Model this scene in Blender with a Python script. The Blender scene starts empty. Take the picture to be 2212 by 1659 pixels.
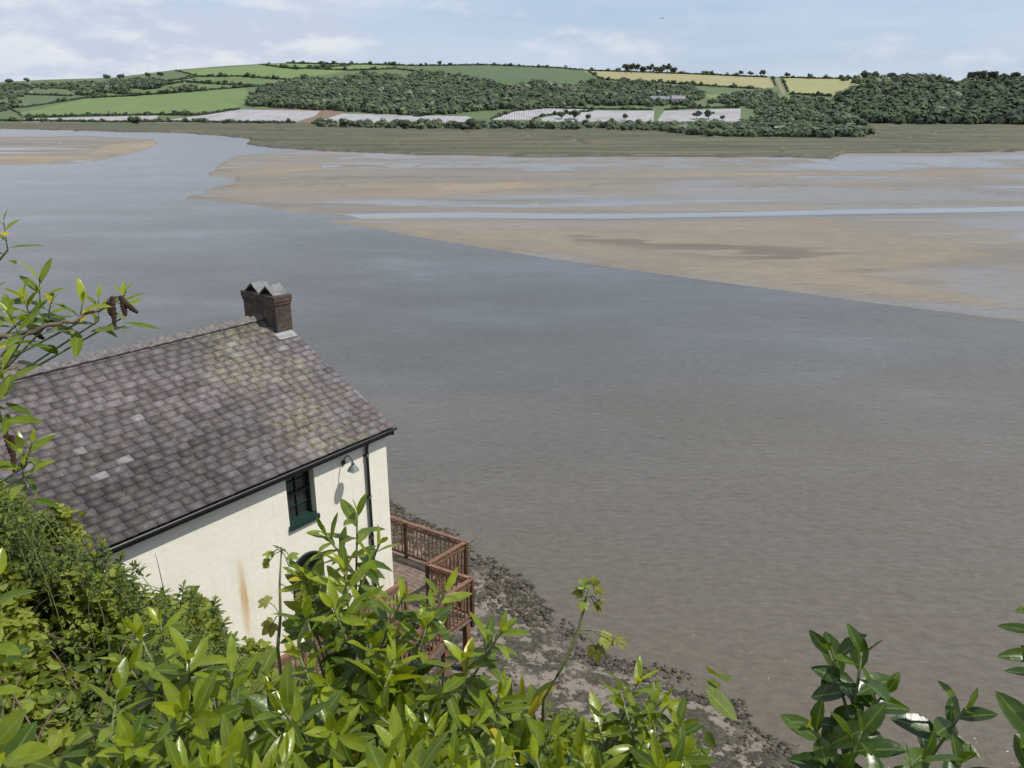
import bpy, math, random
import numpy as np
from mathutils import Vector, Matrix
random.seed(5); rng=np.random.default_rng(7)
S=bpy.context.scene; COL=S.collection
S.view_settings.view_transform='Standard'; S.view_settings.look='None'; S.view_settings.exposure=0
# ---------------------------------------------------------------- survey helpers
F=1736.0; CX,CY=1106.0,829.5; PIT=math.radians(19.2); CP,SP=math.cos(PIT),math.sin(PIT); EH=14.0
def ray(px,py):
    u=(px-CX)/F; v=(py-CY)/F
    return u, CP-v*SP, -SP-v*CP
def at(px,py,d):
    a,b,c=ray(px,py); return Vector((a*d,b*d,EH+c*d))
def q_of(py):
    v=(np.asarray(py,float)-CY)/F
    return (-SP-v*CP)/(CP-v*SP)
def proj(x,y,z):
    d=y*CP-(z-EH)*SP; up=y*SP+(z-EH)*CP
    return CX+F*x/d, CY-F*up/d
def sm(t): t=np.clip(t,0,1); return t*t*(3-2*t)
def vnoise(x,y,seed=0):
    xi=np.floor(x).astype(np.int64); yi=np.floor(y).astype(np.int64); fx=x-xi; fy=y-yi
    def h(a,b):
        n=(a*374761393+b*668265263+seed*1442695041)&0x7fffffff
        n=((n^(n>>13))*1274126177)&0x7fffffff
        return ((n^(n>>16))&0xffff)/65535.0
    fx=fx*fx*(3-2*fx); fy=fy*fy*(3-2*fy)
    return (h(xi,yi)*(1-fx)+h(xi+1,yi)*fx)*(1-fy)+(h(xi,yi+1)*(1-fx)+h(xi+1,yi+1)*fx)*fy
def fbm(x,y,seed=0,o=4):
    s=0;a=.5;
    for i in range(o): s=s+a*vnoise(x*2**i,y*2**i,seed+i); a*=.5
    return s/(1-.5**o)
def sd_poly(X,Y,poly):
    P=np.array(poly,float); best=np.full(X.shape,1e18); ins=np.zeros(X.shape,bool)
    for i in range(len(P)):
        ax,ay=P[i-1]; bx,by=P[i]; ex,ey=bx-ax,by-ay
        t=np.clip(((X-ax)*ex+(Y-ay)*ey)/(ex*ex+ey*ey+1e-12),0,1)
        d=(X-ax-t*ex)**2+(Y-ay-t*ey)**2; best=np.minimum(best,d)
        if ay!=by:
            c=((ay>Y)!=(by>Y))&(X<(ex)*(Y-ay)/(ey)+ax); ins^=c
    return np.where(ins,1,-1)*np.sqrt(best)
# ---------------------------------------------------------------- mesh helpers
def finish(o,parent=None,label=None,cat=None,kind=None,group=None):
    COL.objects.link(o)
    if parent is not None: o.parent=parent
    if label: o["label"]=label
    if cat: o["category"]=cat
    if kind: o["kind"]=kind
    if group: o["group"]=group
    return o
def empty(name,loc=(0,0,0),rz=0,**k):
    o=bpy.data.objects.new(name,None); o.location=loc; o.rotation_euler=(0,0,rz); o.empty_display_size=.3
    return finish(o,**k)
def np_mesh(name,V,Q,mat,col=None,smooth=False,extra=None,**k):
    V=np.ascontiguousarray(V,dtype=np.float32); Q=np.ascontiguousarray(Q,dtype=np.int32); m,n=Q.shape
    me=bpy.data.meshes.new(name); me.vertices.add(len(V)); me.vertices.foreach_set("co",V.ravel())
    me.loops.add(m*n); me.loops.foreach_set("vertex_index",Q.ravel())
    me.polygons.add(m); me.polygons.foreach_set("loop_start",np.arange(0,m*n,n,dtype=np.int32))
    if smooth: me.polygons.foreach_set("use_smooth",np.ones(m,bool))
    if col is not None:
        a=me.attributes.new("Col",'FLOAT_COLOR','POINT'); c=np.ones((len(V),4),np.float32); c[:,:col.shape[1]]=col
        a.data.foreach_set("color",c.ravel())
    if extra:
        for kx,val in extra.items():
            a=me.attributes.new(kx,'FLOAT','POINT'); a.data.foreach_set("value",np.asarray(val,np.float32))
    me.update(calc_edges=True); me.materials.append(mat)
    return finish(bpy.data.objects.new(name,me),**k)
class MB:
    def __init__(s): s.v=[];s.f=[];s.m=[];s.sm=[]
    def quad(s,*p,m=0):
        b=len(s.v); s.v+= [tuple(x) for x in p]; s.f.append(tuple(range(b,b+len(p)))); s.m.append(m); s.sm.append(False)
    def box(s,a,b,m=0,mat=None):
        x0,y0,z0=a;x1,y1,z1=b
        c=[Vector(p) for p in [(x0,y0,z0),(x1,y0,z0),(x1,y1,z0),(x0,y1,z0),(x0,y0,z1),(x1,y0,z1),(x1,y1,z1),(x0,y1,z1)]]
        s.hexa(c,m,mat)
    def hexa(s,c,m=0,mat=None):
        if mat: c=[mat@Vector(p) for p in c]
        k=len(s.v); s.v+=[tuple(p) for p in c]
        for f in [(0,3,2,1),(4,5,6,7),(0,1,5,4),(1,2,6,5),(2,3,7,6),(3,0,4,7)]:
            s.f.append(tuple(k+i for i in f)); s.m.append(m); s.sm.append(False)
    def beam(s,p,q,w,h,m=0):
        p=Vector(p);q=Vector(q);d=(q-p).normalized(); up=Vector((0,0,1))
        if abs(d.z)>.9: up=Vector((1,0,0))
        r=d.cross(up).normalized()*(w/2); u=r.cross(d).normalized()*(h/2)
        s.hexa([p-r-u,p+r-u,q+r-u,q-r-u,p-r+u,p+r+u,q+r+u,q-r+u],m)
    def tube(s,pts,rad,n=6,m=0,cap=True):
        pts=[Vector(p) for p in pts]; k=len(s.v); N=len(pts)
        if not hasattr(rad,'__len__'): rad=[rad]*N
        for i,p in enumerate(pts):
            d=(pts[min(i+1,N-1)]-pts[max(i-1,0)]).normalized()
            a=d.cross(Vector((.31,.17,.93))).normalized(); b=d.cross(a)
            for j in range(n):
                t=2*math.pi*j/n; s.v.append(tuple(p+(a*math.cos(t)+b*math.sin(t))*rad[i]))
        for i in range(N-1):
            for j in range(n):
                s.f.append((k+i*n+j,k+i*n+(j+1)%n,k+(i+1)*n+(j+1)%n,k+(i+1)*n+j)); s.m.append(m); s.sm.append(True)
        if cap:
            s.f.append(tuple(k+j for j in range(n))); s.f.append(tuple(k+(N-1)*n+j for j in range(n))); s.m+=[m,m]; s.sm+=[False,False]
    def obj(s,name,mats,bevel=0,**k):
        me=bpy.data.meshes.new(name); me.from_pydata(s.v,[],s.f)
        for x in mats: me.materials.append(x)
        me.polygons.foreach_set("material_index",s.m); me.polygons.foreach_set("use_smooth",s.sm); me.update()
        o=bpy.data.objects.new(name,me)
        if bevel:
            b=o.modifiers.new("b",'BEVEL'); b.width=bevel; b.segments=2; b.limit_method='ANGLE'
        return finish(o,**k)
# ---------------------------------------------------------------- materials
class NT:
    def __init__(s,name):
        s.mat=bpy.data.materials.new(name); s.mat.use_nodes=True; s.t=s.mat.node_tree; s.n=s.t.nodes; s.b=s.n["Principled BSDF"]; s.out=s.n["Material Output"]
    def N(s,ty,**k):
        x=s.n.new(ty)
        for a,b in k.items(): setattr(x,a,b)
        return x
    def L(s,a,b): s.t.links.new(a,b)
    def val(s,sock,v):
        if isinstance(v,bpy.types.NodeSocket): s.L(v,sock)
        else: sock.default_value=v
    def noise(s,vec,scale,detail=5,rough=.55):
        x=s.N('ShaderNodeTexNoise'); s.L(vec,x.inputs['Vector']); x.inputs['Scale'].default_value=scale; x.inputs['Detail'].default_value=detail; x.inputs['Roughness'].default_value=rough
        return x.outputs['Fac']
    def ramp(s,f,stops):
        x=s.N('ShaderNodeValToRGB'); s.L(f,x.inputs[0]); e=x.color_ramp.elements
        while len(e)<len(stops): e.new(.5)
        for i,(p,c) in enumerate(stops):
            e[i].position=p; e[i].color=(c,c,c,1) if not hasattr(c,'__len__') else (*c,1)
        return x.outputs[0]
    def mix(s,f,a,b,mode='MIX'):
        x=s.N('ShaderNodeMix',data_type='RGBA',blend_type=mode); s.val(x.inputs[0],f)
        for i,v in ((6,a),(7,b)):
            s.val(x.inputs[i],v if isinstance(v,bpy.types.NodeSocket) else (*v,1))
        return x.outputs[2]
    def math(s,op,a,b=0.0,c=None):
        x=s.N('ShaderNodeMath',operation=op); s.val(x.inputs[0],a); s.val(x.inputs[1],b)
        if c is not None: s.val(x.inputs[2],c)
        return x.outputs[0]
    def co(s,kind='Object',scale=None):
        x=s.N('ShaderNodeTexCoord').outputs[kind]
        if scale is None: return x
        m=s.N('ShaderNodeMapping'); s.L(x,m.inputs[0]); m.inputs['Scale'].default_value=scale
        return m.outputs[0]
    def bump(s,h,strength=.5,dist=.02,prev=None):
        x=s.N('ShaderNodeBump'); s.L(h,x.inputs['Height']); x.inputs['Strength'].default_value=strength; x.inputs['Distance'].default_value=dist
        if prev: s.L(prev,x.inputs['Normal'])
        return x.outputs[0]
    def attr(s,name):
        x=s.N('ShaderNodeAttribute'); x.attribute_name=name; return x
    def fin(s,col=None,rough=None,normal=None,spec=None):
        if col is not None: s.val(s.b.inputs['Base Color'],col if isinstance(col,bpy.types.NodeSocket) else (*col,1))
        if rough is not None: s.val(s.b.inputs['Roughness'],rough)
        if normal is not None: s.L(normal,s.b.inputs['Normal'])
        if spec is not None: s.b.inputs['Specular IOR Level'].default_value=spec
        return s.mat
def simple(name,c,rough=.6,var=.25,scale=6,bump=.2,bd=.01,spec=None):
    t=NT(name); co=t.co(); f=t.noise(co,scale,6); d=tuple(x*(1-var) for x in c); l=tuple(min(1,x*(1+var)) for x in c)
    return t.fin(t.mix(t.ramp(f,[(.3,0.),(.7,1.)]),d,l),rough,t.bump(t.noise(co,scale*6,4),bump,bd),spec)
def leaf_mat(name,rough=.32,trans=.3,spec=.5):
    t=NT(name); a=t.attr("Col"); co=t.co()
    mid=t.ramp(a.outputs['Alpha'],[(.86,0.),(.97,1.)])
    c=t.mix(t.math('MULTIPLY',mid,.45),a.outputs['Color'],(.30,.38,.10))
    c=t.mix(t.ramp(t.noise(co,35,3),[(.35,.5),(.65,0.)]),c,t.mix(1.0,c,(.5,.55,.5),'MULTIPLY'))
    t.fin(c,rough,t.bump(t.noise(co,60,3),.25,.003),spec)
    tr=t.N('ShaderNodeBsdfTranslucent'); t.L(t.mix(1.0,c,(1.9,1.65,.5),'MULTIPLY'),tr.inputs[0])
    m=t.N('ShaderNodeMixShader'); m.inputs[0].default_value=trans; t.L(t.b.outputs[0],m.inputs[1]); t.L(tr.outputs[0],m.inputs[2]); t.L(m.outputs[0],t.out.inputs[0])
    return t.mat
M_leaf=leaf_mat("glossy_leaf",.27,.40,.45); M_small=leaf_mat("small_leaf",.5,.3,.25)
M_stem=simple("green_stem",(.13,.15,.05),.6,.3,20); M_bark=simple("brown_bark",(.13,.09,.06),.85,.4,30,.5)
M_seed=simple("dried_seed",(.075,.035,.018),.9,.5,120,1.,.01)
t=NT("far_foliage"); a=t.attr("Col"); M_far=t.fin(a.outputs['Color'],.95,None,.1)
# water
t=NT("silty_water"); co=t.co('Object',(1.,1.9,1.))
big=t.noise(t.co('Object',(.02,.06,1.)),1.0,5,.6)
h1=t.noise(co,2.3,4,.62); h2=t.noise(co,.5,3,.5)
sx=t.N('ShaderNodeSeparateXYZ'); t.L(t.co(),sx.inputs[0])
def mrange(t,v,a,b,c,d):
    mr=t.N('ShaderNodeMapRange'); t.L(v,mr.inputs[0]); mr.inputs[1].default_value=a; mr.inputs[2].default_value=b; mr.inputs[3].default_value=c; mr.inputs[4].default_value=d; mr.interpolation_type='SMOOTHSTEP'; return mr.outputs[0]
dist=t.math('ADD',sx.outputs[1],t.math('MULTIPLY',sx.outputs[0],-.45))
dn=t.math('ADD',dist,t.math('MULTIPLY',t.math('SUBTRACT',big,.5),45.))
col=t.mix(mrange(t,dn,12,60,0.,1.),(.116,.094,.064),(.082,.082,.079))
col=t.mix(mrange(t,dn,60,170,0.,1.),col,(.115,.12,.125))  # base turns greyer and paler with distance, painting in sky reflection
rr=t.ramp(h1,[(.40,0.),(.60,1.)])
col=t.mix(t.math('MULTIPLY',rr,.5),col,t.mix(1.,col,(.62,.62,.64),'MULTIPLY'))  # ripple shading put into the water colour, following the wave height
amp=t.math('MULTIPLY',t.ramp(t.noise(t.co('Object',(.03,.06,1.)),1.3,6,.65),[(.36,.2),(.58,1.)]),mrange(t,sx.outputs[1],25,220,1.,.35))
hh=t.math('MULTIPLY',t.math('ADD',h1,t.math('MULTIPLY',h2,1.8)),amp)
foam=t.math('MULTIPLY',t.ramp(t.noise(t.co('Object',(1,1.3,1)),16.,2),[(.76,0.),(.79,.4)]),t.ramp(t.noise(t.co('Object',(.12,.18,1)),1.,3),[(.52,0.),(.62,1.)]))
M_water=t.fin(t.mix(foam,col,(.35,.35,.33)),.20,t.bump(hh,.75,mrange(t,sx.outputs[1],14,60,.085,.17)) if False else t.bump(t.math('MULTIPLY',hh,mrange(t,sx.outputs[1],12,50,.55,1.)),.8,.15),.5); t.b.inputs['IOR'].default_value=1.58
# land
t=NT("land_cover"); a=t.attr("Col"); wet=t.attr("wet").outputs['Fac']; pl=t.attr("plastic").outputs['Fac']; mar=t.attr("marsh").outputs['Fac']; pool=t.attr("pool").outputs['Fac']
co=t.co(); n1=t.noise(co,.06,6,.6); n2=t.noise(co,.6,5,.6); n3=t.noise(t.co('Object',(.02,.12,1.)),1.,5,.65); n4=t.noise(t.co('Object',(.009,.05,1.)),1.,6,.65)
c=t.mix(t.ramp(n1,[(.3,.0),(.7,.4)]),a.outputs['Color'],t.mix(1.,a.outputs['Color'],(.55,.55,.5),'MULTIPLY'))
c=t.mix(t.math('MULTIPLY',mar,t.ramp(n4,[(.44,0.),(.56,.9)])),c,(.118,.094,.054))
c=t.mix(t.math('MULTIPLY',mar,t.ramp(n3,[(.46,0.),(.56,.9)])),c,(.042,.048,.022))
c=t.mix(t.math('MULTIPLY',mar,t.ramp(n2,[(.5,0.),(.7,.5)])),c,(.03,.038,.018))
w=t.N('ShaderNodeTexWave'); w.inputs['Scale'].default_value=.16; w.inputs['Distortion'].default_value=1.2; w.inputs['Detail'].default_value=2
t.L(t.co(),w.inputs['Vector'])
plc=t.math('MULTIPLY',t.ramp(w.outputs['Fac'],[(.30,.35),(.6,1.)]),t.ramp(n1,[(.38,.55),(.52,1.)]))
c=t.mix(pl,c,t.mix(plc,(.18,.155,.14),t.mix(t.ramp(n2,[(.35,0.),(.65,1.)]),(.27,.27,.30),(.50,.50,.54))))
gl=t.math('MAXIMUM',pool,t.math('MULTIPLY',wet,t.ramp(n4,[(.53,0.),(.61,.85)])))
c=t.mix(wet,c,t.mix(t.ramp(n3,[(.35,0.),(.65,1.)]),(.142,.122,.098),(.210,.182,.145)))
c=t.mix(gl,c,(.18,.172,.165))  # grey base on the glossy wet film also paints in some sky sheen
rip=t.noise(t.co('Object',(.5,2.6,1.)),1.,4,.6)
c=t.mix(t.math('MULTIPLY',t.math('SUBTRACT',1.,mar),t.ramp(rip,[(.4,.38),(.6,0.)])),c,t.mix(1.,c,(.55,.55,.56),'MULTIPLY'))
rg=t.math('SUBTRACT',.92,t.math('ADD',t.math('MULTIPLY',wet,.32),t.math('MULTIPLY',gl,.46)))
rp=t.math('MULTIPLY',t.noise(t.co('Object',(.8,2.0,1.)),1.,5,.7),t.math('SUBTRACT',1.,t.math('MULTIPLY',gl,.9)))
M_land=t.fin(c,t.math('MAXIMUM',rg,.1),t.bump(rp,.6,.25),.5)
# shore mud
t=NT("shore_mud"); co=t.co(); sh=t.attr("wet").outputs['Fac']; gr=t.attr("soil").outputs['Fac']
n1=t.noise(co,.9,8,.65); n2=t.noise(co,6,8,.7); n3=t.noise(co,1.8,9,.75)
c=t.mix(t.ramp(n2,[(.3,0.),(.7,1.)]),(.140,.117,.092),(.235,.20,.163))
weed=t.math('MULTIPLY',t.ramp(n3,[(.47,0.),(.53,1.)]),t.ramp(n1,[(.40,0.),(.52,1.)]))
c=t.mix(weed,c,t.mix(t.ramp(n2,[(.4,0.),(.6,1.)]),(.035,.031,.02),(.085,.075,.048)))
c=t.mix(sh,c,(.095,.077,.057)); c=t.mix(gr,c,(.025,.022,.013))
M_shore=t.fin(c,t.math('SUBTRACT',.8,t.math('MULTIPLY',sh,.45)),t.bump(t.math('ADD',t.math('MULTIPLY',n2,.7),t.math('MULTIPLY',weed,.6)),.9,.08),.4)
t=NT("weedy_rock"); a=t.attr("Col"); M_rock=t.fin(t.mix(t.ramp(t.noise(t.co(),9,6,.7),[(.35,0.),(.65,1.)]),a.outputs['Color'],t.mix(1.,a.outputs['Color'],(.4,.42,.3),'MULTIPLY')),.7,t.bump(t.noise(t.co(),25,4),.6,.02),.4)
# house
t=NT("whitewash"); co=t.co(); n1=t.noise(co,1.2,6); n2=t.noise(co,9,5)
c=t.mix(t.ramp(n1,[(.3,0.),(.75,1.)]),(.86,.83,.71),(.79,.755,.63))
sx=t.N('ShaderNodeSeparateXYZ'); t.L(co,sx.inputs[0])
def band(t,v,c0,wd): return t.math('MAXIMUM',0.0,t.math('SUBTRACT',1.0,t.math('ABSOLUTE',t.math('DIVIDE',t.math('SUBTRACT',v,c0),wd))))
nw=t.noise(t.co('Object',(14.,1.,1.2)),1.,4)
wob_=t.math('ADD',sx.outputs[0],t.math('MULTIPLY',t.math('SUBTRACT',n2,.5),.10))
st=t.math('MULTIPLY',band(t,wob_,-4.40,.12),band(t,sx.outputs[2],4.05,1.1))
st=t.math('MULTIPLY',t.ramp(st,[(.02,0.),(.6,1.)]),t.ramp(nw,[(.25,.5),(.6,1.)]))
c=t.mix(t.math('MULTIPLY',st,.85),c,(.56,.31,.07))
low=t.math('MULTIPLY',t.ramp(t.math('SUBTRACT',3.6,sx.outputs[2]),[(0.,0.),(1.,1.)]),t.ramp(nw,[(.45,0.),(.7,.45)]))
c=t.mix(low,c,(.45,.41,.29))
drip=t.ramp(t.noise(t.co('Object',(7.,1.,.35)),1.,5,.6),[(.55,0.),(.75,.22)])
c=t.mix(drip,c,(.55,.52,.40))
M_white=t.fin(c,.75,t.bump(t.math('ADD',n1,t.math('MULTIPLY',n2,.3)),.5,.035),.3)
t=NT("slate"); a=t.attr("Col"); co=t.co(); n1=t.noise(co,14,7,.7); n2=t.noise(co,.9,5,.65); n3=t.noise(co,40,4,.7)
c=t.mix(t.ramp(n1,[(.36,.55),(.58,0.)]),a.outputs['Color'],(.05,.041,.038))
c=t.mix(t.ramp(t.noise(co,3,9,.78),[(.53,0.),(.64,.28)]),c,(.26,.24,.22))
lm=t.attr("lichen").outputs['Fac']
lich=t.math('MULTIPLY',t.ramp(t.noise(co,9,9,.8),[(.47,0.),(.58,1.)]),t.ramp(t.math('ADD',t.math('MULTIPLY',lm,.6),t.math('MULTIPLY',t.math('SUBTRACT',n2,.5),1.8)),[(.22,0.),(.55,.78)]))
c=t.mix(lich,c,(.25,.24,.135))
sp=t.ramp(t.noise(co,30,2,.5),[(.71,0.),(.75,.7)]); c=t.mix(sp,c,(.34,.34,.31))
M_slate=t.fin(c,.6,t.bump(t.math('ADD',n1,n3),.3,.004),.3)
t=NT("old_brick"); co=t.co(); s_=t.N('ShaderNodeSeparateXYZ'); t.L(co,s_.inputs[0]); cb=t.N('ShaderNodeCombineXYZ')
t.L(t.math('ADD',s_.outputs[0],s_.outputs[1]),cb.inputs[0]); t.L(s_.outputs[2],cb.inputs[1])
br=t.N('ShaderNodeTexBrick'); t.L(cb.outputs[0],br.inputs['Vector']); br.inputs['Scale'].default_value=1.; br.inputs['Brick Width'].default_value=.225; br.inputs['Row Height'].default_value=.075; br.inputs['Mortar Size'].default_value=.010
br.inputs['Color1'].default_value=(.06,.034,.024,1); br.inputs['Color2'].default_value=(.12,.068,.044,1); br.inputs['Mortar'].default_value=(.10,.09,.075,1)
n1=t.noise(co,4,6,.7); c=t.mix(t.ramp(n1,[(.42,0.),(.62,.75)]),br.outputs['Color'],(.028,.025,.022)); c=t.mix(t.ramp(t.noise(co,11,5,.7),[(.56,0.),(.66,.5)]),c,(.18,.17,.10))
M_brick=t.fin(c,.9,t.bump(t.math('SUBTRACT',n1,br.outputs['Fac']),.6,.015))
M_lead=simple("weathered_lead",(.23,.23,.23),.6,.35,5); M_cap=simple("slate_cap",(.15,.15,.147),.8,.5,9,.4)
M_ridge=simple("ridge_slate",(.12,.11,.105),.85,.5,11,.6)
M_black=simple("black_iron",(.015,.016,.016),.4,.3,10,.1); M_green=simple("green_paint",(.012,.034,.028),.4,.2,8,.1)
M_wood=simple("red_brown_timber",(.180,.092,.052),.65,.4,7,.4); M_deck=simple("deck_boards",(.15,.11,.085),.8,.35,9,.5)
t=NT("window_glass"); M_glass=t.fin((.02,.025,.025),.04,None,.8)
M_roofslab=simple("roof_felt",(.03,.027,.027),.9)
M_farwhite=simple("render_white",(.6,.6,.58),.8,.05); M_fargrey=simple("farm_slate",(.2,.2,.22),.8,.1)
M_gull=simple("gull_grey",(.25,.25,.27),.7,.2)
# ---------------------------------------------------------------- ground height (near)
A=Vector((-2.87,18.0)); T=Vector((.607,.795)).normalized(); Nn=Vector((T.y,-T.x))
WL=[(-200,110),(-120,85),(-29,44),(-15,35),(-4.6,27.2),(-1.3,23.4),(-.2,21.6),(1.9,19.1),(5.3,16.5),(6.4,14.9),(8.5,12),(12,4),(16,-10),(16,-60),(-200,-60)]
KT=[-1.4,-.705,-.625,-.57,-.53,-.435,-.417,-.35,-.2,0,.12,.21,.28,.34,1.4]
QT=[-.45,-.50,-.565,-.61,-.662,-.70,-.78,-.83,-.86,-.89,-.92,-.97,-1.02,-1.12,-1.2]
def canopy_z(x,y):
    yy=np.maximum(y,.4); k=x/yy; qc=np.interp(k,KT,QT)
    q=-1.0+(qc+1.0)*sm((yy-2.6)/5.9)
    z=EH+np.minimum(yy,8.5)*q
    return z-np.maximum(y-8.5,0)*2.6
def ground_z(x,y):
    x=np.asarray(x,float); y=np.asarray(y,float)
    sd=sd_poly(x,y,WL)+(fbm(x*.6,y*.6,3)-.5)*1.6+(fbm(x*2.5,y*2.5,13)-.5)*.5
    shore=np.clip(.17*sd,-.7,2.5)+(fbm(x*1.5,y*1.5,9)-.5)*.12
    hz=np.minimum(12.4,canopy_z(x,y)-1.1)
    n=(x-A.x)*Nn.x+(y-A.y)*Nn.y; tt=(x-A.x)*T.x+(y-A.y)*T.y
    lim=1.9+np.maximum(0,n-1.3)*2.2+np.maximum(0,tt-.5)*2
    lim=np.where(n<-9.5,30,lim)
    hz=np.minimum(hz,lim)
    hz=np.where((y>10),np.minimum(hz,1.9),hz)
    return np.maximum(shore,hz), sd, (hz>shore)
xs=np.arange(-60,30.01,.2); ys=np.arange(-12,60,.2)
X,Y=np.meshgrid(xs,ys); Z,SD,HM=ground_z(X,Y)
def grid_q(r,c):
    i=np.arange(r*c).reshape(r,c); return np.stack([i[:-1,:-1],i[:-1,1:],i[1:,1:],i[1:,:-1]],-1).reshape(-1,4)
np_mesh("shore_ground",np.stack([X,Y,Z],-1).reshape(-1,3),grid_q(*X.shape),M_shore,smooth=True,
  extra={"wet":sm(1-np.abs(SD.ravel()-.1)/.9)*.8,"soil":(HM&(Y<10.5)).ravel().astype(float)},kind="structure",label="muddy foreshore rising to a steep overgrown bank")
# ---------------------------------------------------------------- estuary and hills
SKX=[-1500,0,100,250,380,500,620,780,900,1050,1200,1270,1400,1600,1700,1850,1950,2050,2100,2212,3600]
SKY=[190,179,173,168,152,142,136,137,141,139,145,153,156,162,167,170,168,175,172,172,160]
RX=[-1500,0,400,800,1200,1700,1850,2212,3600]; RY=[2100,1900,1500,1300,1300,1200,1020,960,900]
Y0=655.
def hills_z(x,y):
    px=CX+F*(x/y)/CP; r1=np.interp(px,RX,RY); z1=EH+r1*q_of(np.interp(px,SKX,SKY))
    t=np.clip((y-Y0)/(r1-Y0),0,1); g=1-(1-t)**1.25
    z=.8+(z1-.8)*g+ (fbm(x/160,y/160,21,3)-.5)*14*np.sin(np.pi*t)
    return z-np.maximum(y-r1,0)*.09
pyr=np.arange(880,262,-1.7); yr=-EH/q_of(pyr); yr=yr[(yr>34)&(yr<Y0-1)]
yh=np.concatenate([np.linspace(Y0,1000,110),np.linspace(1006,2000,110),np.linspace(2040,5000,14)])
rows=np.concatenate([yr,yh]); ks=np.concatenate([np.linspace(-2.2,-.84,24),np.arange(-.83,.831,.002),np.linspace(.84,2.2,24)])
K,YY=np.meshgrid(ks,rows); XX=K*YY
PX,PY=proj(XX,YY,np.zeros_like(XX))
B1=[(-900,288),(0,291),(180,293),(330,301),(346,310),(300,328),(200,350),(60,357),(-900,362)]
B2=[(3400,322),(640,324),(600,330),(512,336),(480,352),(452,370),(448,381),(480,383),(512,387),(502,395),(440,410),(400,421),(404,431),(470,434),(540,441),(620,456),(700,464),(800,459),(1000,457),(1250,461),(1500,457),(1900,452),(2212,446),(3400,436)]
B3=[(700,478),(760,473),(1000,474),(1300,477),(1500,473),(1900,467),(2212,461),(3400,454),(3400,900),(2700,770),(2212,694),(1900,656),(1650,622),(1500,602),(1200,560),(1040,535),(900,511),(790,490)]
CH=[(730,462),(1000,458),(1250,462),(1500,459),(1900,452),(2212,446),(3400,436),(3400,449),(2212,458),(1900,463),(1500,470),(1300,474),(1000,472),(780,473)]
MAR=[(-2500,250),(4500,250),(4500,322),(2212,329),(1830,333),(1800,345),(1700,341),(1300,341),(900,335),(760,330),(640,322),(560,317),(530,312),(545,302),(480,294),(440,290),(200,283),(0,279),(-2500,276)]
wob=(fbm(XX/25,YY/60,5)-.5)*10; wob2=(fbm(XX/6,YY/14,6)-.5)
def sds(poly,sc=1): return sd_poly(PX+wob*1.2,PY+wob*.25,poly)
s1,s2,s3,sC=sds(B1),sds(B2),sds(B3),sds(CH); sM=sd_poly(PX+wob*2,PY+wob*.5+wob2*4,MAR)
bank=np.maximum(np.maximum(s1,s2),s3)
rel=np.clip(YY/300,.25,1.6)
zb=np.clip(bank*.06*rel,-.5,.34)+np.where(bank>0,1,0)*np.minimum(bank*.02,1)*(fbm(XX/30,YY/45,31)-.35)*.28
run=np.abs(fbm(XX/70,YY/22,77)-.5)
zb=zb-sm(1-run/.012)*.30*sm((bank-8)/10)*(PY<450)
chm=sm((sC+1)/2.5); zb=zb*(1-chm)+.03*chm
zm=np.clip(sM*.28,-1,.8)+(fbm(XX/8,YY/14,41)-.5)*.5*(sM>1)
creek=np.abs(fbm(XX/60,YY/60,87,3)-.5); zm=zm-sm(1-creek/.018)*1.2*sm((sM-3)/4)*(YY<Y0-20)
zz=np.where(sM>-2,np.maximum(zb,zm),zb)
isH=YY>=Y0
zz=np.where(isH,hills_z(XX,YY),zz)
PXh,PYh=proj(XX,YY,zz)
c=np.zeros(XX.shape+(3,)); pla=np.zeros(XX.shape)
c[:]=(.20,.16,.12)
def feather(poly,w): return sm(.5+(sd_poly(PX+wob*4,PY+wob*.8+wob2*5,poly))/w)
DRY=[([(440,418),(520,404),(900,398),(1200,395),(1420,390),(1300,402),(1100,414),(880,434),(620,440),(480,432)],12),
     ([(480,372),(600,352),(700,360),(700,372),(600,384),(540,384)],10),
     ([(1100,384),(1500,377),(2212,372),(3400,368),(3400,374),(2212,379),(1500,386)],8),
     ([(730,480),(1100,480),(1500,477),(1800,470),(1850,480),(1780,492),(1900,508),(2050,530),(2150,560),(1980,580),(1860,600),(2000,635),(2150,668),(1800,632),(1500,592),(1200,550),(960,521),(800,493)],22),
     ([(180,335),(240,315),(330,303),(342,312),(290,330),(120,352),(0,356),(-600,358),(-600,352)],6)]
dry=np.zeros(XX.shape)
for p,w in DRY: dry=np.maximum(dry,feather(p,w))
dry=dry*(.6+.4*sm((fbm(XX/22,YY/60,51)-.30)/.3))
strk=sm((fbm(XX/14+YY/30,YY/3.,91,3)-.56)/.06)*sm(.5+sd_poly(PX,PY+wob,[(1200,505),(1500,520),(1900,560),(2050,600),(1900,600),(1500,560),(1250,530)])/30)
def ft(poly,w,s=1.): return s*sm(.5+sd_poly(PX+wob*6,PY+wob*1.0+wob2*6,poly)/w)
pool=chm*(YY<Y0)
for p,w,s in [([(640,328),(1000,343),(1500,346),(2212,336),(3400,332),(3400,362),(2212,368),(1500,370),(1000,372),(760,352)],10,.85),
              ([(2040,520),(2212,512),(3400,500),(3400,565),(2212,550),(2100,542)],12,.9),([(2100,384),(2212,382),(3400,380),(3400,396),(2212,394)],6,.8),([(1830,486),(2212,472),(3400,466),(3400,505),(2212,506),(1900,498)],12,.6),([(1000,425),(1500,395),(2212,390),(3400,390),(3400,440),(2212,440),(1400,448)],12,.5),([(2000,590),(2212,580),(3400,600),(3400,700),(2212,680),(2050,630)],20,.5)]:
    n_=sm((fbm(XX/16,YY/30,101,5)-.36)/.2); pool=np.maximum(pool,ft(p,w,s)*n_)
wet=1-dry
c=c*(1-dry[...,None])+np.array((.270,.222,.155))*dry[...,None]
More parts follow.
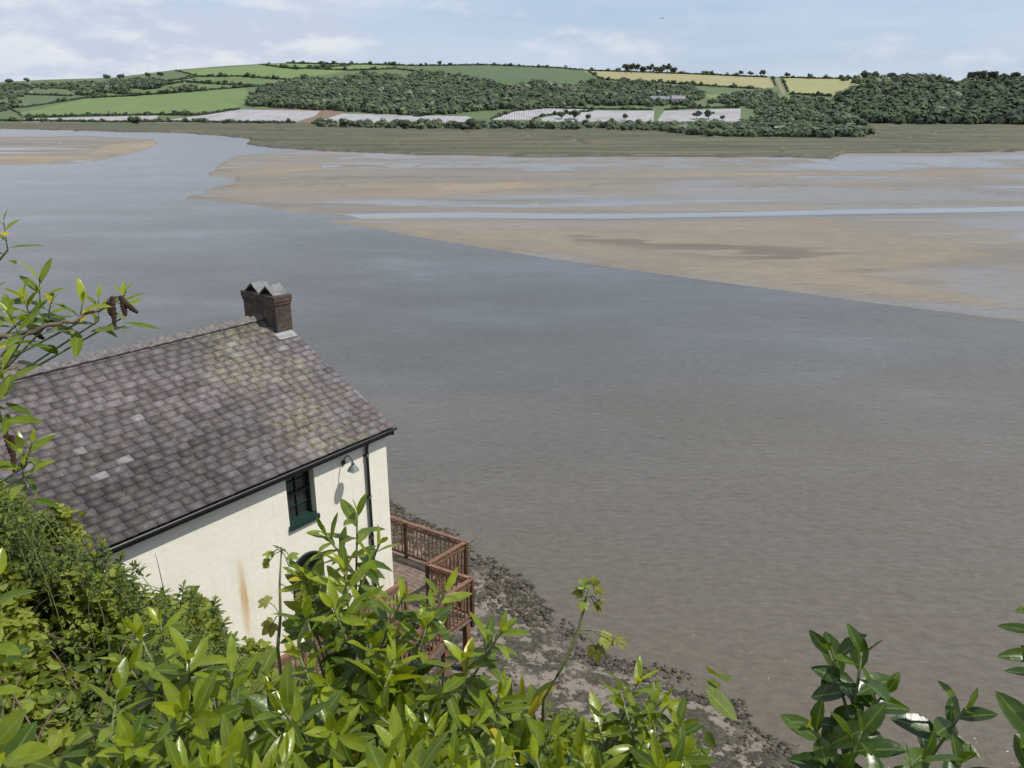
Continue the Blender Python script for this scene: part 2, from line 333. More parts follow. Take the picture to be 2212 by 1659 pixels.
c=c*(1-.6*strk[...,None])
mk=sm((sM-.5)/1.5)*(~isH); c=c*(1-mk[...,None])+np.array((.080,.088,.040))*mk[...,None]; mar=mk
lowm=(mk>0)*sm((.5-zm)/.3); c=c*(1-lowm[...,None])+np.array((.07,.06,.045))*lowm[...,None]; mar=mar*(1-lowm); wet=wet*(1-mk); pool=pool*(1-mk)
edge=sm((sM+2.5)/1.5)*(1-mk)*(~isH); c=c*(1-edge[...,None])+np.array((.045,.038,.028))*edge[...,None]; wet=wet*(1-edge); pool=pool*(1-edge)
c[isH]=(.095,.135,.055); wet[isH]=0; pool[isH]=0
def fld(poly,colr,arr=None,w=2.0):
    m=(sm(.5+sd_poly(PXh,PYh,poly)/w)*isH)[...,None]
    global c
    c=c*(1-m)+np.array(colr)*m
    return m[...,0]
fld([(-400,170),(160,178),(330,168),(380,154),(520,170),(300,208),(-400,235)],(.09,.13,.055))
fld([(380,153),(600,138),(800,138),(840,145),(760,152),(620,172),(430,166)],(.145,.21,.065))
fld([(300,185),(430,168),(615,173),(560,185),(400,196),(180,212)],(.11,.165,.055))
fld([(40,245),(180,214),(400,200),(530,190),(540,215),(500,238),(300,248),(60,252)],(.13,.195,.06))
fld([(860,150),(1050,141),(1200,147),(1262,152),(1290,182),(1100,190),(1000,170)],(.075,.12,.05))
fld([(560,236),(745,234),(740,246),(690,264),(620,270),(600,262)],(.19,.125,.09))
fld([(1262,153),(1400,156),(1660,166),(1674,188),(1640,192),(1500,184),(1300,172)],(.30,.275,.13))
fld([(1692,168),(1850,170),(1960,171),(1880,196),(1800,208),(1708,203)],(.29,.285,.12))
fld([(1510,205),(1560,203),(1700,206),(1750,215),(1660,222),(1550,216)],(.14,.20,.06))
fld([(1674,168),(1682,168),(1698,204),(1690,204)],(.22,.20,.13),w=1.5)
for p in [[(340,262),(420,252),(520,237),(690,240),(680,250),(620,268),(340,268)],[(700,258),(740,246),(1010,252),(1040,266),(700,266)],[(1060,258),(1110,241),(1180,235),(1280,237),(1175,250),(1150,258)],[(1172,254),(1285,239),(1412,240),(1412,262),(1172,262)],[(1424,256),(1436,240),(1600,235),(1596,262),(1424,262)],[(50,257),(340,250),(335,263),(50,263)]]:
    pla=np.maximum(pla,fld(p,(.5,.5,.5)))
V=np.stack([XX,YY,zz],-1).reshape(-1,3)
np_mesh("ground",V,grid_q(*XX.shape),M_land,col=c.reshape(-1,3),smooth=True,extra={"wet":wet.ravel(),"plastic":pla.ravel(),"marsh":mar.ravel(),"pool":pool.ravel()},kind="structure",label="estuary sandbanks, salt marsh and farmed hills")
np_mesh("water",[(-2500,-60,0),(2500,-60,0),(2500,700,0),(-2500,700,0)],[(0,1,2,3)],M_water,kind="structure",label="broad silty tidal river with wind ripples")
def hit(px,py):
    px=np.atleast_1d(np.asarray(px,float)); py=np.atleast_1d(np.asarray(py,float)); q=q_of(py); v=(py-CY)/F; k=((px-CX)/F)/(CP-v*SP)
    out=np.full((len(px),3),np.nan); done=np.zeros(len(px),bool)
    yp=(.8-EH)/np.minimum(q,-1e-4); f=(yp<Y0)&(yp>0); out[f]=np.stack([k*yp,yp,yp*0+.8],-1)[f]; done|=f
    for y in np.arange(Y0,2200,4.):
        z=hills_z(k*y,np.full(len(k),y)); h=(~done)&((z-EH)/y>=q); out[h]=np.stack([k*y,np.full(len(k),y),z],-1)[h]; done|=h
    return out[done]
# ---------------------------------------------------------------- far foliage
def ico():
    import bmesh
    b=bmesh.new(); bmesh.ops.create_icosphere(b,subdivisions=1,radius=1); V=np.array([v.co[:] for v in b.verts]); Fc=np.array([[v.index for v in f.verts] for f in b.faces]); b.free(); return V,Fc
IV,IF=ico()
def crowns(C,R,Hh,colr,nq=36,qs=.34):
    n=len(C); D=rng.normal(size=(n,nq,3)); D/=np.linalg.norm(D,axis=-1,keepdims=True)
    rad=rng.uniform(.6,1.12,(n,nq,1)); P=C[:,None]+D*rad*np.stack([R,R,Hh],-1)[:,None]
    nr=D+rng.normal(size=D.shape)*.22+np.array([.1,-.2,.5]); nr/=np.linalg.norm(nr,axis=-1,keepdims=True)
    a=np.cross(nr,rng.normal(size=D.shape)); a/=np.linalg.norm(a,axis=-1,keepdims=True); b=np.cross(nr,a)
    s=(R[:,None,None]*qs*rng.uniform(.6,1.3,(n,nq,1)))
    V=np.stack([P-a*s-b*s*.7,P+a*s-b*s*.5,P+a*s*.8+b*s,P-a*s*.7+b*s*.8],2)
    cc=colr[:,None]*(rng.uniform(.88,1.14,(n,nq,1)))
    V=V.reshape(-1,3); cc=np.repeat(cc.reshape(-1,3),4,0); Q=np.arange(len(V)).reshape(-1,4)
    CV=(C[:,None]+IV[None]*np.stack([R,R,Hh],-1)[:,None]*.78*rng.uniform(.85,1.12,(n,len(IV),1))).reshape(-1,3)
    CF=(IF[None]+ (np.arange(n)*len(IV))[:,None,None]).reshape(-1,3); ccc=np.repeat(colr*.9,len(IV),0)
    tri=np.concatenate([Q[:,[0,1,2]],Q[:,[0,2,3]],CF+len(V)]) 
    return np.concatenate([V,CV]),tri,np.concatenate([cc,ccc])
def pick_col(n,dark=1.):
    base=np.array([(.068,.090,.060),(.080,.104,.063),(.094,.118,.065),(.066,.085,.063),(.118,.138,.076)]); i=rng.choice(5,n,p=[.28,.30,.2,.14,.08])  # greens lifted toward blue-grey, painting distance haze into the foliage
    c=base[i]*rng.uniform(.88,1.12,(n,1))*dark
    w=rng.random(n)<.03; c[w]=(.18,.20,.15); return c
def in_poly_samples(poly,n):
    P=np.array(poly,float); lo,hi=P.min(0),P.max(0); xs=rng.uniform(lo[0],hi[0],n*4); ys=rng.uniform(lo[1],hi[1],n*4)
    k=sd_poly(xs,ys,poly)>0; return xs[k][:n],ys[k][:n]
def wood(label,poly,n,r=(3.5,6.5),tall=1.1,dark=1.,nq=22):
    x,y=in_poly_samples(poly,n); P=hit(x,y); m=len(P); R=rng.uniform(*r,m); H=R*tall*rng.uniform(.8,1.2,m); C=P.copy(); C[:,2]+=H*.6
    V,Q,cc=crowns(C,R,H,pick_col(m,dark),nq)
    np_mesh("woodland",V,Q,M_far,col=cc,kind="stuff",label=label,cat="woodland")
wood("dense mixed wood covering the middle of a hillside",[(536,222),(552,200),(600,188),(660,172),(720,178),(780,163),(850,168),(930,160),(1000,172),(1060,186),(1100,196),(1160,184),(1230,190),(1280,176),(1330,184),(1400,180),(1450,192),(1500,193),(1520,212),(1480,225),(1400,228),(1200,230),(1060,240),(900,252),(700,238),(600,234),(535,230)],3200,(2.2,5.0),.85)
wood("belt of bushy trees between marsh and fields",[(660,270),(690,264),(800,268),(900,265),(1000,271),(1100,268),(1170,270),(1300,270),(1450,268),(1600,270),(1640,255),(1700,262),(1880,288),(1870,298),(1530,296),(1400,282),(1000,279),(680,275)],640,(1.6,3.4),.75)
wood("scrubby trees around the farm slope",[(1530,225),(1560,212),(1650,198),(1690,215),(1760,215),(1830,240),(1880,275),(1700,262),(1640,250),(1620,232)],480,(2.2,4.4),.85,1.1)
wood("thick dark wood on a steep hillside",[(1800,218),(1850,194),(1900,184),(1990,188),(2060,194),(2090,180),(2140,174),(2212,180),(2420,180),(2420,270),(1870,268),(1840,240)],2100,(2.8,6.0),.95,.85)
wood("scattered copses between pasture fields",[(160,208),(200,190),(300,183),(360,180),(350,190),(230,203)],90,(3,6),.8)
wood("copse in a pasture fold",[(360,198),(420,190),(420,198),(370,203)],26,(3,5),.9)
wood("leafy hedgerow trees on a far slope",[(-60,186),(60,183),(160,183),(350,170),(355,176),(200,188),(0,198),(-60,202)],170,(2.5,5.5),.6)
wood("sparse hedgerow scrub across low pastures",[(-60,205),(60,200),(20,240),(-60,250)],60,(3,6),.6)
wood("low woodland edge on the crest",[(1820,174),(1990,170),(2060,180),(2050,184),(1850,182)],90,(3,6),.8,.9)
wood("trees sheltering a hillside farm",[(1385,226),(1420,222),(1500,224),(1500,232),(1385,232)],26,(2.2,3.6),.8)
def hedge(label,pts,step=4.,r=(.9,1.7)):
    xs=[];ys=[]
    for (a,b),(c2,d) in zip(pts[:-1],pts[1:]):
        n=max(2,int(math.hypot(c2-a,d-b)/step)); 
        for i in range(n): f=i/n; xs.append(a+(c2-a)*f); ys.append(b+(d-b)*f+random.uniform(-.3,.3))
    P=hit(xs,ys); m=len(P)
    if m<2: return
    Q=[P]
    for f in (.33,.66): Q.append(P[:-1]*(1-f)+P[1:]*f)
    P=np.concatenate(Q); P=P[~np.isnan(P[:,0])]; m=len(P)
    R=rng.uniform(*r,m)*(P[:,1]/1000)**.5*(1+(rng.random(m)<.08)*1.1); C=P.copy(); C[:,2]+=R*.5
    V,Q,cc=crowns(C,R,R*rng.uniform(.7,1.1,m),pick_col(m,.75),14,.45)
    np_mesh("hedge",V,Q,M_far,col=cc,label=label,cat="hedge",group="field hedges on the far hills")
HL="dark clipped hedge dividing green pastures"
for p in [[(-60,183),(150,193),(300,207),(400,199),(520,190),(640,180)],[(-60,240),(60,232),(180,213),(300,207)],[(380,153),(430,166),(520,166),(620,173),(660,170)],[(430,166),(300,185),(180,212)],[(620,137),(700,139),(800,140),(900,143),(1050,141),(1200,147),(1268,153)],[(600,146),(760,153),(860,149)],[(860,150),(1000,169),(1100,190)],
  [(50,255),(200,251),(340,249),(430,250),(520,236)],[(0,225),(40,245),(50,255)],[(0,262),(200,264),(340,264),(640,266)],[(300,190),(400,178),(480,183),(560,186)],[(560,140),(640,150),(760,142)],[(-60,215),(60,205),(160,208)],[(100,178),(160,192),(150,200)]]:
    hedge(HL,p)
for p in [[(1268,153),(1400,157),(1500,161),(1660,168)],[(1300,173),(1400,178),(1500,185),(1640,193)],[(1684,168),(1760,170),(1850,171)],[(1268,153),(1300,173)],[(1706,204),(1800,209)],[(1668,168),(1676,190)],[(1688,168),(1704,203)]]:
    hedge("dark hedge bordering a yellow crop field",p)
for p in [[(1060,259),(1110,241),(1180,234),(1285,237),(1412,238)],[(1436,238),(1520,234),(1600,233)],[(1150,259),(1175,251),(1285,240)]]:
    hedge("ragged hedge beside plastic covered vegetable rows",p,4,(.8,1.4))
def tree(px,py,hpx,label,wide=.42,pine=False):
    P=hit([px],[py])
    if not len(P): return
    P=P[0]; h=hpx*P[1]/F*1.03; R=h*wide; e=empty("pine_tree" if pine else "tree",tuple(P),label=label,cat="tree",group="single trees along far hedges and ridge")
    mb=MB(); tr=[(0,0,-.3),(h*.02,0,h*.3),(0,h*.01,h*.62)]; mb.tube(tr,[h*.035,h*.026,h*.012],6)
    for i in range(6):
        a=i*1.05+px; mb.tube([(h*.015,0,h*(.28+.05*i)),(math.cos(a)*R*.4,math.sin(a)*R*.4,h*(.45+.05*i)),(math.cos(a)*R*.75,math.sin(a)*R*.75,h*(.55+.05*i))],[h*.014,h*.009,h*.004],5)
    mb.obj("trunk",[M_bark],parent=e)
    n=16; C=rng.normal(size=(n,3)); C/=np.linalg.norm(C,axis=1,keepdims=True); C*=rng.uniform(.2,.85,(n,1))*np.array([R,R,h*.27]); C[:,2]+=h*(.52 if not pine else .52)
    R2=R*rng.uniform(.25,.45,n); V,Q,cc=crowns(C,R2,R2*.8,pick_col(n,.9 if not pine else .65),50,.26)
    np_mesh("crown",V,Q,M_far,col=cc,parent=e)
for px,py,h,w in [(950,143,12,.5),(800,141,9,.5),(1600,163,11,.5),(1622,164,11,.55),(1648,165,14,.5),(1700,169,13,.5),(1748,170,12,.45),(1870,173,20,.6),(1888,173,18,.6),(1925,173,16,.7),(2050,176,9,.5),(60,177,8,.9),(230,172,11,.8),(262,172,12,.7),(320,168,11,.7),(346,166,11,.7),(20,180,9,.9)]:
    tree(px,py,h,"round windswept tree standing on the ridge",w)
for px,py,h,w in [(1352,158,22,.42),(1364,158,25,.4),(1376,158,20,.45),(1390,158,16,.5),(1404,158,20,.45),(1418,159,17,.5),(1430,159,16,.5),(1441,159,23,.42),(1454,160,16,.5),(2098,180,26,.45),(2115,180,32,.42),(2140,180,28,.45),(2165,180,22,.5),(2190,180,24,.5)]:
    tree(px,py,h,"tall dark conifer in a ridge shelter belt",w,True)
for px,py,h,w in [(1212,258,18,.5),(1240,258,22,.55),(1270,262,16,.5),(1350,262,18,.4),(1505,258,20,.5),(1530,258,22,.6),(1560,262,14,.5),(1020,281,28,.6),(870,277,22,.6),(745,275,20,.6),(985,279,20,.5),(1100,280,22,.5),(1150,281,24,.5),(296,268,17,.9),(430,264,9,.6),(1440,283,24,.6),(1545,290,30,.6),(1600,292,26,.6)]:
    tree(px,py,h,"spreading tree at the edge of covered fields",w)
def farm(px,py,w,d,h,rz,label):
    P=hit([px],[py])[0]; e=empty("farmhouse",tuple(P),rz,label=label,cat="house")
    mb=MB(); mb.box((-w/2,-d/2,-1),(w/2,d/2,h)); mb.quad((-w/2,-d/2,h),(-w/2,d/2,h),(-w/2,0,h+d*.4)); mb.quad((w/2,-d/2,h),(w/2,d/2,h),(w/2,0,h+d*.4)); mb.obj("wall",[M_farwhite],parent=e)
    mb=MB(); 
    for s in (-1,1): mb.hexa([(-w/2-.4,s*(d/2+.5),h-.3),(w/2+.4,s*(d/2+.5),h-.3),(w/2+.4,0,h+d*.4+.15),(-w/2-.4,0,h+d*.4+.15),(-w/2-.4,s*(d/2+.5),h-.05),(w/2+.4,s*(d/2+.5),h-.05),(w/2+.4,0,h+d*.4+.4),(-w/2-.4,0,h+d*.4+.4)])
    mb.box((w*.35,-.5,h+d*.3),(w*.35+1,.5,h+d*.4+1.4)); mb.obj("roof",[M_fargrey],parent=e)
    for i in range(3):
        mb=MB(); x=-w*.33+i*w*.3; mb.box((x,-d/2-.06,h*.5),(x+1.1,-d/2+.02,h*.5+1.3)); mb.obj("window",[M_glass],parent=e)
farm(1464,224,12,6,4.2,.1,"white farmhouse with grey roof among trees")
farm(1425,223,17,6,3,-.1,"long low white barn with grey roof")
# ---------------------------------------------------------------- boathouse
HR=math.atan2(T.y,T.x)
house=empty("boathouse",(A.x,A.y,0),HR,label="whitewashed boathouse with mossy slate roof beside the shore",cat="house")
LX=-11.0; EZ=6.68; RZ=8.78; RYd=4.3; WF=.18
def wall_cells(mb,x0,x1,z0,z1,holes,y,depth):
    xs=sorted({x0,x1,*[h[0] for h in holes],*[h[1] for h in holes]}); zs=sorted({z0,z1,*[h[2] for h in holes],*[h[3] for h in holes]})
    for a,b in zip(xs[:-1],xs[1:]):
        for c_,d in zip(zs[:-1],zs[1:]):
            mx,mz=(a+b)/2,(c_+d)/2
            if any(h[0]<mx<h[1] and h[2]<mz<h[3] for h in holes): continue
            mb.quad((a,y,c_),(b,y,c_),(b,y,d),(a,y,d))
    for h in holes:
        a,b,c_,d=h
        mb.quad((a,y,c_),(a,y,d),(a,y+depth,d),(a,y+depth,c_)); mb.quad((b,y,c_),(b,y+depth,c_),(b,y+depth,d),(b,y,d))
        mb.quad((a,y,c_),(a,y+depth,c_),(b,y+depth,c_),(b,y,c_)); mb.quad((a,y,d),(b,y,d),(b,y+depth,d),(a,y+depth,d))
mb=MB(); xr=-.10
win=(-3.08,-2.32,5.22,6.5); door=(-3.18,-2.26,2.2,4.42)
wall_cells(mb,LX,xr,.6,6.58,[win,door],WF,.24)
ax,bx=door[0],door[1]; n=10
for i in range(n):
    f0,f1=i/n,(i+1)/n; xa=ax+(bx-ax)*f0; xb=ax+(bx-ax)*f1
    za=4.14+.26*math.sin(math.pi*f0)**.7 if 0<f0<1 else 4.14; zb2=4.14+.26*math.sin(math.pi*f1)**.7 if 0<f1<1 else 4.14
    mb.quad((xa,WF+.002,za),(xb,WF+.002,zb2),(xb,WF+.002,4.42),(xa,WF+.002,4.42)); mb.quad((xa,WF,za),(xa,WF+.238,za),(xb,WF+.238,zb2),(xb,WF,zb2))
yb=2*RYd-WF
mb.quad((xr,WF,.6),(xr,yb,.6),(xr,yb,6.58),(xr,RYd,8.6),(xr,WF,6.58)); mb.quad((LX,WF,.6),(LX,WF,6.58),(LX,RYd,8.6),(LX,yb,6.58),(LX,yb,.6)); mb.quad((LX,yb,.6),(LX,yb,6.58),(xr,yb,6.58),(xr,yb,.6))
mb.obj("wall",[M_white],parent=house)
roofe=MB(); sl=math.hypot(RYd,RZ-EZ); a_=Vector((0,RYd/sl,(RZ-EZ)/sl)); nn=Vector((0,-a_.z,a_.y))
e0=Vector((0,0,EZ))
def slab(mb,s):
    f=lambda y:(y if s>0 else 2*RYd-y)
    mb.hexa([(LX-.1,f(0),EZ-.14),(0,f(0),EZ-.14),(0,RYd,RZ-.14),(LX-.1,RYd,RZ-.14),(LX-.1,f(0),EZ-.09),(0,f(0),EZ-.09),(0,RYd,RZ-.09),(LX-.1,RYd,RZ-.09)])
slab(roofe,1); slab(roofe,-1)
roof=roofe.obj("roof",[M_roofslab],parent=house)
SV=[];SC=[];SL=[]
rowsN=25; e_=sl/rowsN
pal=np.array([(.155,.132,.136),(.138,.116,.118),(.175,.152,.158),(.115,.096,.095),(.148,.126,.113),(.094,.079,.077)])
for side in (1,-1):
  for j in range(rowsN):
    x=LX-.1+(.15 if j%2 else 0)-.2-random.uniform(0,.06)
    while x<.04:
        w=random.choice([.24,.28,.31,.34,.38])*random.uniform(.96,1.04); x1=min(x+w,.04+random.uniform(-.008,.008)); x0=max(x,LX-.1)
        if x1-x0>.06:
            s0=j*e_-.05+random.uniform(-.004,.004); s1=min(s0+e_*1.3,sl-.01); hh=random.uniform(.012,.018); tilt=random.uniform(-.002,.002)
            def P(xx,s,h):
                p=e0+a_*s+nn*h; sag=.07*math.sin(math.pi*min(max(s/sl,0),1))
                yv=p.y if side>0 else 2*RYd-p.y
                return (xx,yv,p.z-sag*(.5+.4*math.sin(xx*.8)))
            g=.0035
            SV+=[P(x0+g,s0,hh-.014+tilt),P(x1-g,s0,hh-.014-tilt),P(x1-g,s1,-.012),P(x0+g,s1,-.012),P(x0+g,s0,hh+tilt),P(x1-g,s0,hh-tilt),P(x1-g,s1,.001),P(x0+g,s1,.001)]
            cc=pal[rng.choice(6,p=[.25,.22,.16,.15,.14,.08])]*random.uniform(.9,1.1)
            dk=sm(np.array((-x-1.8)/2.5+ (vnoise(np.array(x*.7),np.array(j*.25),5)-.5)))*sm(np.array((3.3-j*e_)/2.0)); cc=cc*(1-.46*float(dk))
            cc=cc*(.68+.60*float(fbm(np.array(x*.8),np.array(j*.2),15)))
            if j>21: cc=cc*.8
            if random.random()<.018: cc=np.array((.22,.205,.215))*random.uniform(.9,1.15)
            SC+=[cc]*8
            li=max(0,1-abs((-x-1.8-.22*math.sin(j*.5))/1.8)) ; SL+=[li]*8
        x+=w
SV=np.array(SV); nb=len(SV)//8; b=(np.arange(nb)*8)[:,None,None]
SQ=(np.array([(0,3,2,1),(4,5,6,7),(0,1,5,4),(1,2,6,5),(2,3,7,6),(3,0,4,7)])[None]+b).reshape(-1,4)
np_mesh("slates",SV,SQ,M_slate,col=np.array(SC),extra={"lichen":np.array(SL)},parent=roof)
mb=MB(); x=LX
while x<-.5:
    x1=min(x+.46,-.42); lift=random.uniform(0.005,.02)
    for s in (-1,1):
        mb.hexa([(x,RYd+s*.17,RZ-.065),(x1,RYd+s*.18,RZ-.05),(x1,RYd,RZ+.05+lift),(x,RYd,RZ+.02),(x,RYd+s*.185,RZ-.035),(x1,RYd+s*.195,RZ-.01),(x1,RYd,RZ+.10+lift),(x,RYd,RZ+.055)])
    x+=.465
mb.obj("ridge_tiles",[M_ridge],parent=roof)
mb=MB(); cx0,cx1,cy0,cy1=-.42,.06,3.62,4.95
mb.box((cx0,cy0,8.0),(cx1,cy1,9.17)); mb.box((cx0-.02,cy0-.02,9.17),(cx1+.02,cy1+.02,9.25)); mb.box((cx0-.035,cy0-.035,9.25),(cx1+.035,cy1+.035,9.40))
mb.box((cx0-.012,cy0-.012,8.2),(cx1+.012,cy1+.012,8.45),m=1)
for yc in (cy0+.36,cy1-.36):
    for s in (-1,1):
        mb.hexa([(cx0+.02,yc+s*.27,9.40),(cx1-.0,yc+s*.27,9.40),(cx1-.0,yc,9.61),(cx0+.02,yc,9.61),(cx0+.02,yc+s*.295,9.41),(cx1-.0,yc+s*.295,9.41),(cx1-.0,yc,9.645),(cx0+.02,yc,9.645)],m=2)
mb.obj("chimney",[M_brick,M_lead,M_cap],parent=roof)
mb=MB(); zc=EZ+(cy0-.32)*.488+.01
mb.hexa([(cx0-.1,cy0-.22,zc+.02),(.03,cy0-.22,zc+.02),(.03,cy0,zc+.13),(cx0-.1,cy0,zc+.13),(cx0-.1,cy0-.22,zc+.04),(.03,cy0-.22,zc+.04),(.03,cy0+.0,zc+.16),(cx0-.1,cy0,zc+.16)]); mb.obj("chimney_flashing",[M_lead],parent=roof)
mb=MB(); mb.box((LX,.0,6.46),(.0,.06,6.57)); gx=np.linspace(LX,.06,30)
mb.tube([(g,-.04,6.585) for g in gx],.036,8)
mb.obj("gutter",[M_black],parent=house)
mb=MB()
for s in (1,-1):
    f=lambda y:(y if s>0 else 2*RYd-y); mb.hexa([(-.06,f(.0),EZ-.25),(.015,f(.0),EZ-.25),(.015,RYd,RZ-.25),(-.06,RYd,RZ-.25),(-.06,f(.0),EZ-.142),(.015,f(0),EZ-.142),(.015,RYd,RZ-.142),(-.06,RYd,RZ-.142)])
mb.obj("bargeboard",[M_black],parent=house)
mb=MB(); dx=-.78
mb.tube([(dx,.02,6.56),(dx,.05,6.46),(dx,.10,6.40),(dx,.12,6.3),(dx,.12,4.5),(dx,.12,2.25)],.038,8)
for z in (6.1,5.0,3.9,2.9): mb.tube([(dx,.12,z),(dx,.12,z+.07)],.05,8); mb.box((dx-.07,.15,z+.01),(dx+.07,.178,z+.05))
mb.obj("downpipe",[M_black],parent=house)
we=empty("window",((win[0]+win[1])/2,WF+.2,win[2]),0,parent=house)
def L_(mb,a,b,off): mb.box(tuple(x-y for x,y in zip(a,off)),tuple(x-y for x,y in zip(b,off)))
off=((win[0]+win[1])/2,WF+.2,win[2])
mb=MB(); y0,y1=WF+.17,WF+.235; a,b,c0,d0=win; fw=.05
for bx0 in [((a,y0,c0),(a+fw,y1,d0)),((b-fw,y0,c0),(b,y1,d0)),((a+fw,y0,c0),(b-fw,y1,c0+fw)),((a+fw,y0,d0-fw),(b-fw,y1,d0)),((a+fw,y0-.015,(c0+d0)/2-.02),(b-fw,y1,(c0+d0)/2+.02)),(((a+b)/2-.010,y0+.01,c0+fw),((a+b)/2+.010,y1,d0-fw)),((a+fw,y0+.012,c0+.33),(b-fw,y1-.01,c0+.347)),((a+fw,y0+.012,c0+.92),(b-fw,y1-.01,c0+.937))]: L_(mb,*bx0,off)
mb.obj("frame",[M_green],parent=we)
mb=MB(); L_(mb,(a+.02,y1-.012,c0+.02),(b-.02,y1+.004,d0-.02),off); mb.obj("glass",[M_glass],parent=we)
mb=MB(); L_(mb,(a-.03,WF-.06,c0-.10),(b+.03,WF-.003,c0+.015),off); L_(mb,(a+.003,WF-.003,c0+.003),(b-.003,WF+.168,c0+.03),off); mb.obj("sill",[M_green],parent=we)
de=empty("door",((door[0]+door[1])/2,WF+.2,2.2),0,parent=house); off=((door[0]+door[1])/2,WF+.2,2.2)
mb=MB(); a,b,c0,d0=door
for bx0 in [((a,WF+.15,2.2),(a+.07,WF+.22,4.3)),((b-.07,WF+.15,2.2),(b,WF+.22,4.3)),((a+.07,WF+.15,4.05),(b-.07,WF+.22,4.2))]: L_(mb,*bx0,off)
for i in range(10):
    f0,f1=i/10,(i+1)/10; g=lambda f:(a+(b-a)*f-off[0],WF-.02-off[1],4.12+.26*max(0,math.sin(math.pi*f))**.7-off[2]); mb.beam(g(f0),g(f1),.05,.04)
mb.obj("frame",[M_green],parent=de)
mb=MB(); L_(mb,(a+.07,WF+.18,2.2),(b-.07,WF+.232,4.05),off); L_(mb,(a+.16,WF+.168,2.4),(b-.16,WF+.18,2.9),off); mb.obj("panel",[M_green],parent=de)
mb=MB(); L_(mb,(a+.18,WF+.172,3.05),(b-.18,WF+.179,3.9),off); L_(mb,(a+.08,WF+.2,4.2),(b-.08,WF+.23,4.4),off); mb.obj("glass",[M_glass],parent=de)
lamp=empty("wall_lamp",(-1.47,WF,6.18),0,parent=house)
mb=MB(); mb.tube([(0,-.002,0),(0,-.03,0)],.06,12); mb.tube([(0,-.03,0),(0,-.06,.12),(0,-.14,.21),(0,-.24,.22),(0,-.32,.15),(0,-.34,.06)],.014,8); mb.obj("arm",[M_black],parent=lamp)
mb=MB(); mb.tube([(0,-.34,.08),(0,-.34,.02),(0,-.34,-.02),(0,-.34,-.10)],[.025,.05,.09,.14],16,cap=False); mb.tube([(0,-.34,.09),(0,-.34,.05)],.04,10); mb.obj("lamp_shade",[simple("lamp_grey_green",(.14,.18,.17),.4,.2)],parent=lamp)
mb=MB(); mb.tube([(0,-.34,-.04),(0,-.34,-.12),(0,-.34,-.17)],[.06,.065,.03],10); mb.obj("bulb_glass",[simple("frosted_glass",(.6,.6,.55),.2,.05)],parent=lamp)
# ---------------------------------------------------------------- timber deck
deck=empty("timber_deck",(A.x,A.y,0),HR,label="red-brown timber deck with railings and steps around the boathouse",cat="deck")
DZ=2.15; RH=1.1
mb=MB()
def boards(x0,x1,y0,y1):
    x=x0
    while x<x1: mb.box((x,y0,DZ-.05),(min(x+.135,x1),y1,DZ+random.uniform(-.002,.002))); x+=.145
boards(-7.0,-.1,-1.15,.16); boards(-.1,1.35,-1.15,3.2); boards(-.9,.1,-2.35,-1.16)
mb.obj("floor",[M_deck],parent=deck)
mb=MB()
for x,y in [(1.2,1.2),(1.2,-1.0),(-.05,-2.25),(-.05,-1.1),(-1.5,-1.05),(-3,-1.05),(-4.5,-1.05),(-.85,-2.25),(1.2,3.1)]: mb.box((x-.07,y-.07,-.2),(x+.07,y+.07,DZ-.05))
for y in (-1.1,-.4,.1): mb.box((-7,y-.04,DZ-.25),(1.3,y+.04,DZ-.052))
mb.obj("support_post",[M_wood],parent=deck)
def railing(pts,label=None):
    mb=MB()
    for (p,q) in zip(pts[:-1],pts[1:]):
        p=Vector(p);q=Vector(q);d=q-p;L=d.length; nseg=max(1,round(L/1.5)); u=Vector((0,0,1))
        for i in range(nseg+1):
            c_=p+d*(i/nseg); mb.box((c_.x-.04,c_.y-.04,c_.z-.25),(c_.x+.04,c_.y+.04,c_.z+RH-.02))
        mb.beam(p+u*(RH+.01),q+u*(RH+.01),.10,.04); mb.beam(p+u*(RH-.12),q+u*(RH-.12),.035,.07); mb.beam(p+u*.12,q+u*.12,.035,.07)
        nb=int(L/.13)
        for i in range(1,nb):
            c_=p+d*(i/nb); mb.box((c_.x-.014,c_.y-.014,c_.z+.13),(c_.x+.014,c_.y+.014,c_.z+RH-.13))
    mb.obj("railing",[M_wood],parent=deck)
railing([(.95,2.9,DZ),(1.1,.9,DZ),(1.3,-1.1,DZ)]); railing([(1.3,-1.1,DZ),(-.1,-1.05,DZ)]); railing([(-.1,-1.05,DZ),(.08,-2.33,DZ)])
railing([(.08,-2.33,DZ),(-.85,-2.33,DZ)]); railing([(-.85,-2.33,DZ),(-3.6,-2.33,DZ-1.3)]); railing([(-.95,-1.12,DZ),(-5.5,-1.12,DZ)])
mb=MB()
for i in range(9):
    x=-.9-i*.3; z=DZ-(i+1)*.14; mb.box((x-.3,-2.3,z-.045),(x,-1.2,z))
for y in (-2.3,-1.2): mb.beam((-.85,y,DZ-.2),(-3.7,y,DZ-1.5),.05,.22)
mb.obj("steps",[M_deck],parent=deck)
